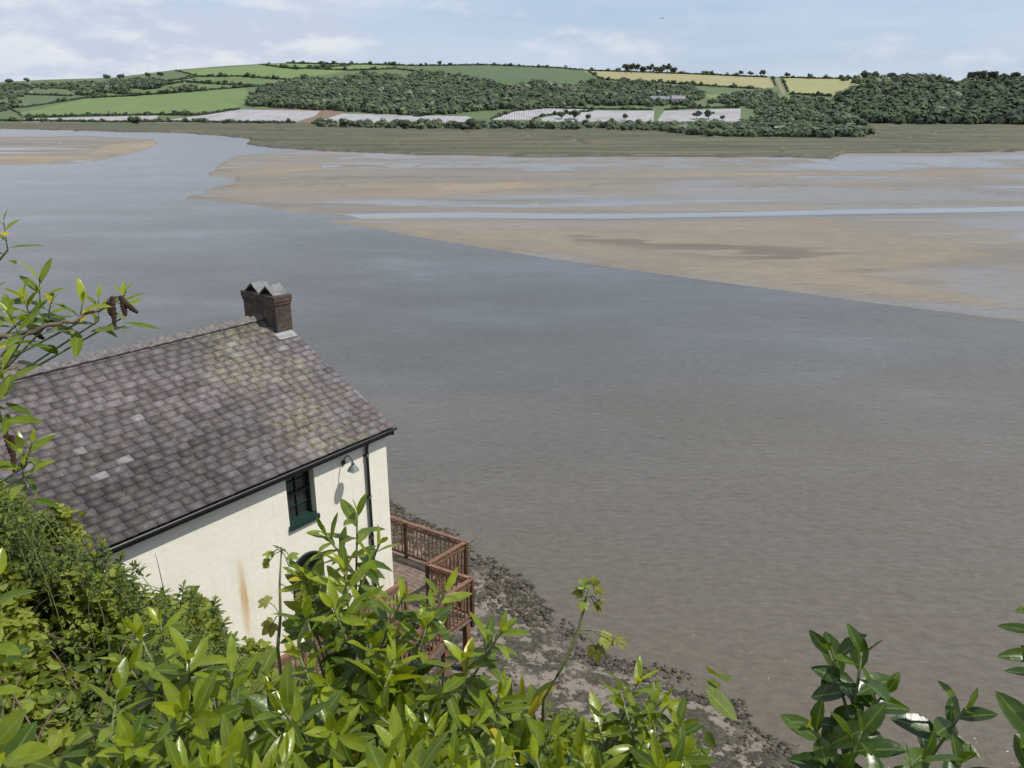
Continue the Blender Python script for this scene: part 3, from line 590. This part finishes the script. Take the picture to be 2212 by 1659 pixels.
# ---------------------------------------------------------------- shore rocks
def rocks(name,label,n,lo,hi,size,xr_,yr_,seed,dense=.0):
    x=rng.uniform(*xr_,n*8); y=rng.uniform(*yr_,n*8); z,sd,hm=ground_z(x,y); nz=fbm(x*.9,y*.9,seed)
    k=(sd>lo)&(sd<hi)&(~hm)&(nz>dense); x,y,z=x[k][:n],y[k][:n],z[k][:n]; m=len(x)
    s=(rng.uniform(.3,1,m)**2.5)*size; sc=np.stack([s*rng.uniform(.8,1.5,m),s*rng.uniform(.7,1.3,m),s*rng.uniform(.35,.7,m)],-1)
    V=(IV[None]*rng.uniform(.6,1.3,(m,len(IV),1))*sc[:,None]+np.stack([x,y,z+sc[:,2]*.15],-1)[:,None]).reshape(-1,3)
    Fc=(IF[None]+(np.arange(m)*len(IV))[:,None,None]).reshape(-1,3)
    pc=np.array([(.06,.05,.036),(.10,.082,.062),(.14,.115,.09),(.05,.047,.025)]); cc=pc[rng.choice(4,m,p=[.35,.28,.17,.2])]*rng.uniform(.8,1.2,(m,1))
    np_mesh(name,V,Fc,M_rock,col=np.repeat(cc,len(IV),0),kind="stuff",label=label)
rocks("shore_stones","dark weed covered stones along the waterline",4200,-.35,1.9,.105,(-12,1),(19,34),61,.40)
rocks("shore_stones","scattered dark stones and wrack on mud",2300,-.5,.8,.085,(-1,10),(9,22),62,.46)
rocks("seaweed_clumps","dark bladderwrack patches lying on mud",2600,.5,6,.05,(-1,9),(9,22),63,.55)
rocks("shore_stones","distant dark stones below the bank",700,-.3,1.5,.4,(-45,-18),(34,58),64,.3)
rocks("weed_clumps","dark weed just breaking the shallow water",300,-2.2,-.4,.16,(-3,9),(11,25),65,.60)
# ---------------------------------------------------------------- leaves
def leaf_tpl(st,wd):
    V=[];al=[]
    for s,w in zip(st,wd): V+= [(s,-w,1),(s,0,0),(s,w,1)]; al+=[0,1,0]
    Q=[]
    for i in range(len(st)-1):
        b=3*i; Q+=[(b,b+1,b+4,b+3),(b+1,b+2,b+5,b+4)]
    return np.array(V,float),np.array(Q),np.array(al,float)
TL=leaf_tpl([0,.10,.28,.5,.72,.9,1],[.05,.35,.85,1.,.82,.4,.02]); TS=leaf_tpl([0,.35,.7,1],[.1,1,.8,.03])
class Leaves:
    def __init__(s,tpl): s.t=tpl; s.P=[];s.D=[];s.N=[];s.L=[];s.W=[];s.C=[];s.K=[];s.Fd=[]
    def add(s,p,d,n,L,W,c,curl=.15,fold=.3):
        s.P.append(tuple(p));s.D.append(tuple(d));s.N.append(tuple(n));s.L.append(L);s.W.append(W);s.C.append(tuple(c));s.K.append(curl);s.Fd.append(fold)
    def build(s,name,mat,**k):
        V,Q,C=leafgeo(s.t,*[np.array(x,float) for x in (s.P,s.D,s.N,s.L,s.W,s.C,s.K,s.Fd)])
        return np_mesh(name,V,Q,mat,col=C,smooth=True,**k)
def nrmz(v): return v/np.maximum(np.linalg.norm(v,axis=-1,keepdims=True),1e-9)
def leafgeo(tpl,P,D,N,L,W,C,K,Fd):
    tv,tq,al=tpl; D=nrmz(D); B=nrmz(np.cross(N,D)); N=np.cross(D,B); n=len(P)
    s=tv[:,0][None]; w=tv[:,1][None]; edge=np.abs(w)
    wav=np.sin(s*9+rng.uniform(0,6,(n,1)))*.06*edge
    x=L[:,None]*(s-.12*K[:,None]*s*s); y=(W[:,None]*.5)*w; z=(W[:,None]*.5)*(edge*Fd[:,None]+wav)-L[:,None]*K[:,None]*s*s
    V=P[:,None]+x[...,None]*D[:,None]+y[...,None]*B[:,None]+z[...,None]*N[:,None]
    col=np.concatenate([np.repeat(C[:,None],len(tv),1)*rng.uniform(.9,1.1,(n,len(tv),1)),np.broadcast_to(al[None,:,None],(n,len(tv),1))],-1)
    Q=(tq[None]+(np.arange(n)*len(tv))[:,None,None]).reshape(-1,4)
    return V.reshape(-1,3),Q,col.reshape(-1,4)
def rv(a=1): return Vector((random.gauss(0,a),random.gauss(0,a),random.gauss(0,a)))
def shoot(LV,tip,d,n,L,colf,wr=.30,ln=None,curl=.15):
    d=Vector(d).normalized(); ln=ln or L*1.25; pa=d.cross(Vector((.3,.5,.2))).normalized(); pb=d.cross(pa); ph=random.uniform(0,6)
    for i in range(n):
        f=i/max(1,n-1); th=math.radians(88-64*f**1.25+random.uniform(-12,12)); az=ph+i*2.4+random.uniform(-.2,.2)
        o=pa*math.cos(az)+pb*math.sin(az); ld=d*math.cos(th)+o*math.sin(th)+Vector((0,0,random.uniform(-.12,.05))); ld.normalize()
        nr=d-ld*d.dot(ld)+rv(.15); l=L*random.uniform(.7,1.1)*(1-.45*f**3)
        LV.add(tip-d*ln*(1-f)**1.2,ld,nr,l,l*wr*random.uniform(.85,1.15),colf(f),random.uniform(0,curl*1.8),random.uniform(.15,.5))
def stem(mb,base,tip,d,r=.006,n=8):
    base=Vector(base);tip=Vector(tip);d=Vector(d).normalized(); L=(tip-base).length; c1=base+Vector((0,0,L*.35))+rv(.04); c2=tip-d*L*.35; pts=[]
    for i in range(n+1):
        t=i/n; pts.append(base*(1-t)**3+c1*3*t*(1-t)**2+c2*3*t*t*(1-t)+tip*t**3)
    mb.tube(pts,[r*(1.5-1.0*i/n) for i in range(n+1)],5)
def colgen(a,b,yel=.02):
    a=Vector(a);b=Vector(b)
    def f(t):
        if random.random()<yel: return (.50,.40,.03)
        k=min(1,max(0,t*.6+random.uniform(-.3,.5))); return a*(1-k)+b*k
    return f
def gz(x,y): return float(ground_z(np.array([x]),np.array([y]))[0][0])
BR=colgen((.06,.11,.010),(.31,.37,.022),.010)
def shrub(name,label,tips,L,colf,nl=(10,16),wr=.3,rs=.006,side=None,cat="shrub",matl=None,curl=.15,low=3):
    b0=tips[len(tips)//2][0]; bb=side[:2] if side else (b0.x,b0.y+.15); e=empty(name,(bb[0],bb[1],gz(*bb)),label=label,cat=cat)
    LV=Leaves(TL); mb=MB(); off=e.location
    if side:
        hub=Vector(side); mb.tube([Vector((0,0,-.05)),Vector((.03,.02,(hub.z-off.z)*.5)),hub-off],[.03,.022,.014],7)
    for tip,d in tips:
        shoot(LV,tip-off,d,random.randint(*nl),L*random.uniform(.75,1.2),colf,wr,curl=curl)
        if side: bs=hub+rv(.03)
        else:
            bx_,by_=tip.x-Vector(d).x*.4+random.gauss(0,.12),tip.y+random.gauss(.05,.12); bs=Vector((bx_,by_,gz(bx_,by_)-.05))
        if side:
            p=bs-off; q=tip-off; dd=Vector(d).normalized(); c2=q-dd*.12; mb.tube([p,p.lerp(c2,.4)+rv(.015)+Vector((0,0,.03)),p.lerp(c2,.8)+rv(.012),c2.lerp(q,.5),q],[rs*1.4,rs*1.1,rs*.8,rs*.6,rs*.4],5)
        else: stem(mb,bs-off,tip-off,d,rs)
        for i in range(low):
            p=tip-Vector(d).normalized()*L*random.uniform(1.2,2.0); q=Vector((random.gauss(0,1),random.gauss(0,1),random.uniform(-.3,.5))).normalized()
            if side: p=tip+(bs-tip)*random.uniform(.1,.35)
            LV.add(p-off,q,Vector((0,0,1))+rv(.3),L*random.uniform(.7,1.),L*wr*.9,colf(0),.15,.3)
    LV.build("foliage",matl or M_leaf,parent=e); mb.obj("stem",[M_stem],parent=e)
    return e
CTX=[220,250,330,420,500,560,600,650,690,770,860,960,1040,1100,1180,1240,1300,1380,1440,1480,1530,1600,1640]
CTY=[1500,1460,1440,1450,1480,1460,1440,1400,1380,1370,1390,1420,1450,1440,1500,1540,1530,1490,1500,1550,1620,1650,1680]
def fill_tips(x0,x1,n,dtop=2.4,dbot=1.35):
    out=[]
    for i in range(n):
        px=random.uniform(x0,x1); top=np.interp(px,CTX,CTY)+15; f=random.random()**.8; py=top+(1780-top)*f
        d=dtop+(dbot-dtop)*((py-1250)/500)+random.gauss(0,.12); out.append((at(px,py,max(1.2,d)),Vector((random.gauss(0,.5),random.gauss(-.1,.4),1))))
    return out
def tl(lst,d=None): return [(at(a,b,c_),Vector((dx,random.gauss(-.1,.2),1))) for a,b,c_,dx in lst]
shrub("evergreen_shrub","glossy green shrub with long pointed leaves beside the bank",tl([(300,1370,2.1,-.4),(345,1345,2.2,.1),(410,1420,2.,.3),(500,1450,2.,.1),(265,1430,2.,-.6)])+fill_tips(250,560,19),.116,BR,nl=(9,14),wr=.31)
shrub("evergreen_shrub","tall glossy green shrub rising before the whitewashed wall",tl([(772,1110,2.3,.05),(700,1150,2.2,-.5),(820,1175,2.2,.6),(745,1230,2.1,0),(650,1245,2.2,-.3),(690,1250,2.2,.1),(665,1300,2.2,0),(870,1290,2.,.5),(965,1275,2.,.5),(720,1310,2.,-.2),(660,1330,2.1,-.3),(920,1350,2.,.2),(1085,1360,1.9,.6),(1010,1420,1.9,.1),(640,1400,2.,-.4),(800,1390,2.,.1),(780,1310,2.1,.2),(850,1370,2.,-.1)])+fill_tips(560,1120,42),.122,BR,nl=(9,14),wr=.295)
shrub("evergreen_shrub","low glossy green shrub above the muddy shore",tl([(1385,1460,2.1,.4),(1340,1495,2.,-.3),(1430,1515,2.,.7),(1290,1560,2.,-.4)])+fill_tips(1120,1500,26,2.4,1.6),.102,BR,nl=(9,14),wr=.28)
DK=colgen((.03,.065,.010),(.09,.15,.018),.04)
shrub("dark_evergreen_shrub","dark green shrub with broad oval leaves over water",tl([(1860,1410,1.7,-.1),(1790,1405,1.75,-.6),(1915,1495,1.7,.5),(1750,1570,1.65,-.8),(1860,1580,1.6,0),(2085,1530,1.7,.1),(1990,1640,1.6,.5),(2075,1650,1.6,.3),(1890,1690,1.55,0),(1820,1660,1.6,-.3)]),.115,DK,(7,9),.45,curl=.1,low=1)
shrub("dark_evergreen_shrub","dark leafy sprays of an evergreen at the bank edge",tl([(2235,1310,1.65,-.6),(2235,1400,1.65,-.8),(2245,1590,1.55,-.7),(2225,1660,1.55,-.6)]),.115,DK,(6,9),.38,curl=.1,low=1)
shrub("broad_leaved_shrub","shiny broad leaved climber beside the hedge",tl([(-10,1240,1.5,.3),(-20,1370,1.4,.4),(-30,1450,1.4,.5),(-10,1600,1.4,.3)]),.11,BR,(6,8),.45,low=0)
e=shrub("flowering_shrub","sunlit shrub branches with brown dried seed spikes",tl([(85,600,1.75,.2),(50,640,1.7,-.2),(110,650,1.75,.4),(15,670,1.6,-.1),(180,650,1.75,.5),(212,645,1.8,.3),(268,632,1.85,.2),(-15,720,1.5,.3),(5,790,1.55,.3),(-5,860,1.5,.3),(70,955,1.6,.5),(40,975,1.55,.1),(-30,620,1.6,.2),(8,480,1.7,.1)]),.078,colgen((.08,.14,.012),(.30,.35,.03),.05),(7,11),.28,.0035,side=(-1.62,1.32,13.2),low=1)
mb=MB(); off=e.location
def wig(p,q,r0,r1,n=7):
    p=Vector(p);q=Vector(q); return [p.lerp(q,i/n)+rv(.004)*(0<i<n) for i in range(n+1)],[r0+(r1-r0)*i/n for i in range(n+1)]
for (a,b,c_,d,da,db,r0,r1) in [(-150,760,60,720,1.6,1.7,.008,.005),(60,720,170,690,1.7,1.75,.005,.0035),(170,690,262,640,1.75,1.8,.0035,.0025)]:
    P_,R_=wig(at(a,b,da)-off,at(c_,d,db)-off,r0,r1); mb.tube(P_,R_,6)
mb.obj("branch",[M_bark],parent=e)
for a,b in [((242,640),(248,705)),((258,640),(298,675)),((262,645),(272,682)),((48,680),(72,715)),((60,700),(95,732)),((8,915),(22,980)),((25,940),(30,1020)),((235,650),(240,682))]:
    mb=MB(); p=at(*a,1.78)-off; q=at(*b,1.78)-off; n=14
    mb.tube([p.lerp(q,i/n)+Vector((0,0,-.004*math.sin(i/n*3))) for i in range(n+1)],[(.002+.0042*math.sin(math.pi*min(1,.12+i/n*.88))**.6)*(1.2 if i%2 else .75) for i in range(n+1)],7)
    mb.obj("seed_spike",[M_seed],parent=e)
def lobed(LV,p,d,size,c):
    d=Vector(d).normalized(); up=Vector((0,-.5,1))+rv(.3); b=up.cross(d).normalized()
    for ang,l in ((0,1.),(.7,.85),(-.7,.85),(1.45,.55),(-1.45,.55)):
        LV.add(p,d*math.cos(ang)+b*math.sin(ang),up,size*l,size*l*.5,c,.25,.12)
def sapling(label,path,dp,lobes,red=(.17,.16,.035)):
    pts=[at(a,b,dp) for a,b in path]; e=empty("vine_sapling",(pts[0].x,pts[0].y,gz(pts[0].x,pts[0].y)),label=label,cat="sapling"); off=e.location
    mb=MB(); g=Vector((pts[0].x,pts[0].y,off.z-.05)); pp=[g-off]+[p-off for p in pts]; mb.tube(pp,[.0065-.0042*i/(len(pp)-1) for i in range(len(pp))],6)
    LV=Leaves(TL)
    for (a,b,sz,dx,dz) in lobes:
        p=at(a,b,dp)-off; near=min(pp[1:],key=lambda q:(q-p).length); mb.tube([near,near.lerp(p,.5)+Vector((0,0,.01)),p],.0015,5)
        c=(random.uniform(.22,.30),random.uniform(.27,.34),.06) if random.random()<.65 else red
        lobed(LV,p,(dx,random.gauss(-.3,.3),dz),sz*.62,c)
    LV.build("foliage",M_small,parent=e); mb.obj("stem",[M_stem],parent=e)
sapling("thin vine sapling with young bronze leaves",[(1175,1510),(1215,1440),(1250,1360),(1268,1290),(1275,1262)],2.0,[(1272,1262,.045,.1,1),(1282,1264,.045,.5,.9),(1264,1266,.045,-.5,.9),(1288,1275,.045,1,.2),(1258,1280,.045,-1,.1),(1262,1300,.045,-.5,-.6),(1285,1305,.045,.6,-.5),(1300,1375,.07,.8,-.4),(1330,1380,.065,1,-.3),(1285,1395,.07,.2,-.8),(1292,1300,.035,1,.2)])
sapling("thin sapling with drooping serrated leaves before the wall",[(600,1400),(606,1330),(604,1260),(608,1190)],2.4,[(606,1185,.055,.1,.9),(625,1200,.055,.9,.1),(590,1195,.055,-.9,.1),(580,1215,.055,-.8,-.3),(625,1225,.05,.7,-.4),(590,1345,.085,-.6,-.5),(620,1340,.09,.5,-.6),(580,1300,.07,-.8,0),(640,1290,.07,.9,.2)])
# ---------------------------------------------------------------- undergrowth
def undergrowth(name,label,n,kr,yr_,size,ca,cb,seed,wr=.6,up=0.):
    y=np.sqrt(rng.uniform(yr_[0]**2,yr_[1]**2,n)); k=rng.uniform(*kr,n); x=k*y
    lump=fbm(x*1.5,y*1.5,seed,3); fine=fbm(x*5,y*5,seed+7,2)
    z=canopy_z(x,y)+(lump-.60)*1.9+(fine-.5)*.8-rng.exponential(.15,n)+up
    n_=(x-A.x)*Nn.x+(y-A.y)*Nn.y; keep=(n_>.9)&(z-EH<-.42*y); x,y,z,fine,lump=x[keep],y[keep],z[keep],fine[keep],lump[keep]; n=len(x)
    P=np.stack([x,y,z],-1); D=rng.normal(size=(n,3)); D[:,2]*=.6; N=rng.normal(size=(n,3))*.55+np.array([.1,-.25,1]); s=size*rng.uniform(.5,1.6,n)
    m=np.clip((fine-.5)*2.2+(lump-.5)*1.6+.40+rng.normal(0,.28,n),0,1)[:,None]; C=np.array(ca)*(1-m)+np.array(cb)*m  # leaves darker in hollows, paler on crests: shade painted into their colour
    V,Q,CC=leafgeo(TS,P,D,N,s,s*wr,C,rng.uniform(0,.3,n),rng.uniform(.1,.5,n))
    np_mesh(name,V,Q,M_small,col=CC,smooth=True,kind="stuff",label=label)
undergrowth("hedge_foliage","dense small leaved bushes covering the bank",40000,(-.84,-.36),(3.2,9.3),.082,(.030,.054,.010),(.22,.255,.030),71)
undergrowth("undergrowth","tangle of bramble and shrub leaves on the slope",20000,(-.84,.30),(1.9,7.5),.09,(.024,.046,.010),(.13,.175,.024),72,up=-.15)
mb=MB()
for i in range(170):
    y=random.uniform(2.4,8.5); k=random.uniform(-.8,-.1); x=k*y; z=float(canopy_z(np.array([x]),np.array([y]))[0])-.35
    d=Vector((random.gauss(0,1),random.gauss(0,.7),random.uniform(.0,1.))).normalized(); L=random.uniform(.4,1.0); p=Vector((x,y,z)); pts=[p+d*L*t+Vector((0,0,.2*math.sin(t*3)*L)) for t in (0,.2,.4,.6,.8,1)]
    mb.tube(pts,[.008,.007,.006,.005,.004,.002],5)
mb.obj("bramble_stems",[M_bark],kind="stuff",label="arching brown bramble stems among leaves")
SG=colgen((.04,.08,.012),(.19,.23,.028),0)
tips=[]
for i in range(60):
    px=random.uniform(300,520); py=np.interp(px,[300,400,460,520],[1260,1265,1290,1400])+random.uniform(0,150); tips.append((at(px,py,6.2+random.gauss(0,.5)),Vector((random.gauss(.2,.4),0,1))))
shrub("hedge_bush","small leaved twiggy bush against the white wall",tips,.085,SG,(10,16),.36,.007,matl=M_small,low=2)
tips=[]
for i in range(80):
    px=random.uniform(-20,300); py=np.interp(px,[0,60,140,230,300],[1055,1090,1150,1185,1240])+random.uniform(-20,90); tips.append((at(px,py,7.4+random.gauss(0,.4)),Vector((random.gauss(.1,.5),0,1))))
shrub("hedge_bush","leafy hedge top growing beside the slate roof",tips,.08,SG,(10,16),.40,.006,matl=M_small,low=3)
# gull
g=at(1430,40,160); e=empty("gull",tuple(g),.4,label="small gull gliding in open sky",cat="bird")
mb=MB(); mb.tube([(-.28,0,0),(-.15,0,.02),(.05,0,.03),(.2,0,.02),(.3,0,0)],[.01,.05,.07,.045,.01],8); mb.obj("body",[M_gull],parent=e)
for s in (-1,1):
    mb=MB(); mb.hexa([(-.05,s*.04,.03),(.1,s*.04,.03),(.14,s*.4,.14),(.0,s*.4,.14),(-.05,s*.04,.05),(.1,s*.04,.05),(.14,s*.4,.16),(.0,s*.4,.16)]); mb.hexa([(0,s*.4,.14),(.14,s*.4,.14),(-.06,s*.75,.1),(-.1,s*.75,.1),(0,s*.4,.16),(.14,s*.4,.16),(-.06,s*.75,.11),(-.1,s*.75,.11)]); mb.obj("wing",[M_gull],parent=e)
# ---------------------------------------------------------------- light, sky
Ld=Vector((1.13,-.17,0)).normalized()*math.cos(math.radians(58))+Vector((0,0,math.sin(math.radians(58))))
sun=bpy.data.lights.new("sun",'SUN'); sun.energy=4.5; sun.angle=math.radians(.5); sun.color=(1,.95,.87)
so=bpy.data.objects.new("sun",sun); so.rotation_euler=Ld.to_track_quat('Z','Y').to_euler(); COL.objects.link(so)
w=bpy.data.worlds.new("World"); S.world=w; w.use_nodes=True; nt=w.node_tree; bg=nt.nodes["Background"]; bg.inputs[1].default_value=.1
class WN(NT):
    def __init__(s): s.t=nt; s.n=nt.nodes
t=WN(); sky=t.N('ShaderNodeTexSky'); sky.sky_type='NISHITA'; sky.sun_disc=False; sky.sun_elevation=math.radians(58); sky.sun_rotation=math.atan2(Ld.x,Ld.y); sky.dust_density=.6; sky.ozone_density=1.6; sky.air_density=1.
tc=t.N('ShaderNodeTexCoord').outputs['Generated']; mp=t.N('ShaderNodeMapping'); t.L(tc,mp.inputs[0]); mp.inputs['Scale'].default_value=(1.,1.,2.6); mp.inputs['Location'].default_value=(3.4,1.7,.4)
sx=t.N('ShaderNodeSeparateXYZ'); t.L(tc,sx.inputs[0])
n1=t.noise(mp.outputs[0],6.,11,.58)
mp3=t.N('ShaderNodeMapping'); t.L(tc,mp3.inputs[0]); mp3.inputs['Scale'].default_value=(1.,1.,2.6); mp3.inputs['Location'].default_value=(3.39,1.7,.37)
n1b=t.noise(mp3.outputs[0],6.,6,.5)
left=t.math('MULTIPLY',t.math('SUBTRACT',-.02,sx.outputs[0]),.42)
dens=t.math('ADD',n1,t.math('MAXIMUM',-.06,t.math('MINIMUM',.15,left)))
cl=t.ramp(dens,[(.50,0.),(.60,.65),(.74,1.)])
mp2=t.N('ShaderNodeMapping'); t.L(tc,mp2.inputs[0]); mp2.inputs['Scale'].default_value=(1.,1.,9.); mp2.inputs['Rotation'].default_value=(0,.05,0)
cir=t.ramp(t.noise(mp2.outputs[0],3.,6,.55),[(.36,.1),(.68,.65)])
lit=t.ramp(t.math('ADD',.5,t.math('MULTIPLY',t.math('SUBTRACT',n1,n1b),2.2)),[(.40,0.),(.66,1.)])
shade=t.mix(lit,(5.9,6.4,7.7),(8.1,8.25,8.7))
c0=t.mix(.70,sky.outputs[0],(4.7,6.0,8.1))
c1=t.mix(cir,c0,(6.5,7.35,8.5)); c2=t.mix(t.math('MULTIPLY',cl,.85),c1,shade); t.L(c2,bg.inputs[0])
# camera
cd=bpy.data.cameras.new("camera"); cd.sensor_width=36; cd.lens=36*F/2212; cd.clip_start=.05; cd.clip_end=8000
co_=bpy.data.objects.new("camera",cd); co_.location=(0,0,EH); co_.rotation_euler=(math.radians(90)-PIT,0,0); COL.objects.link(co_); S.camera=co_
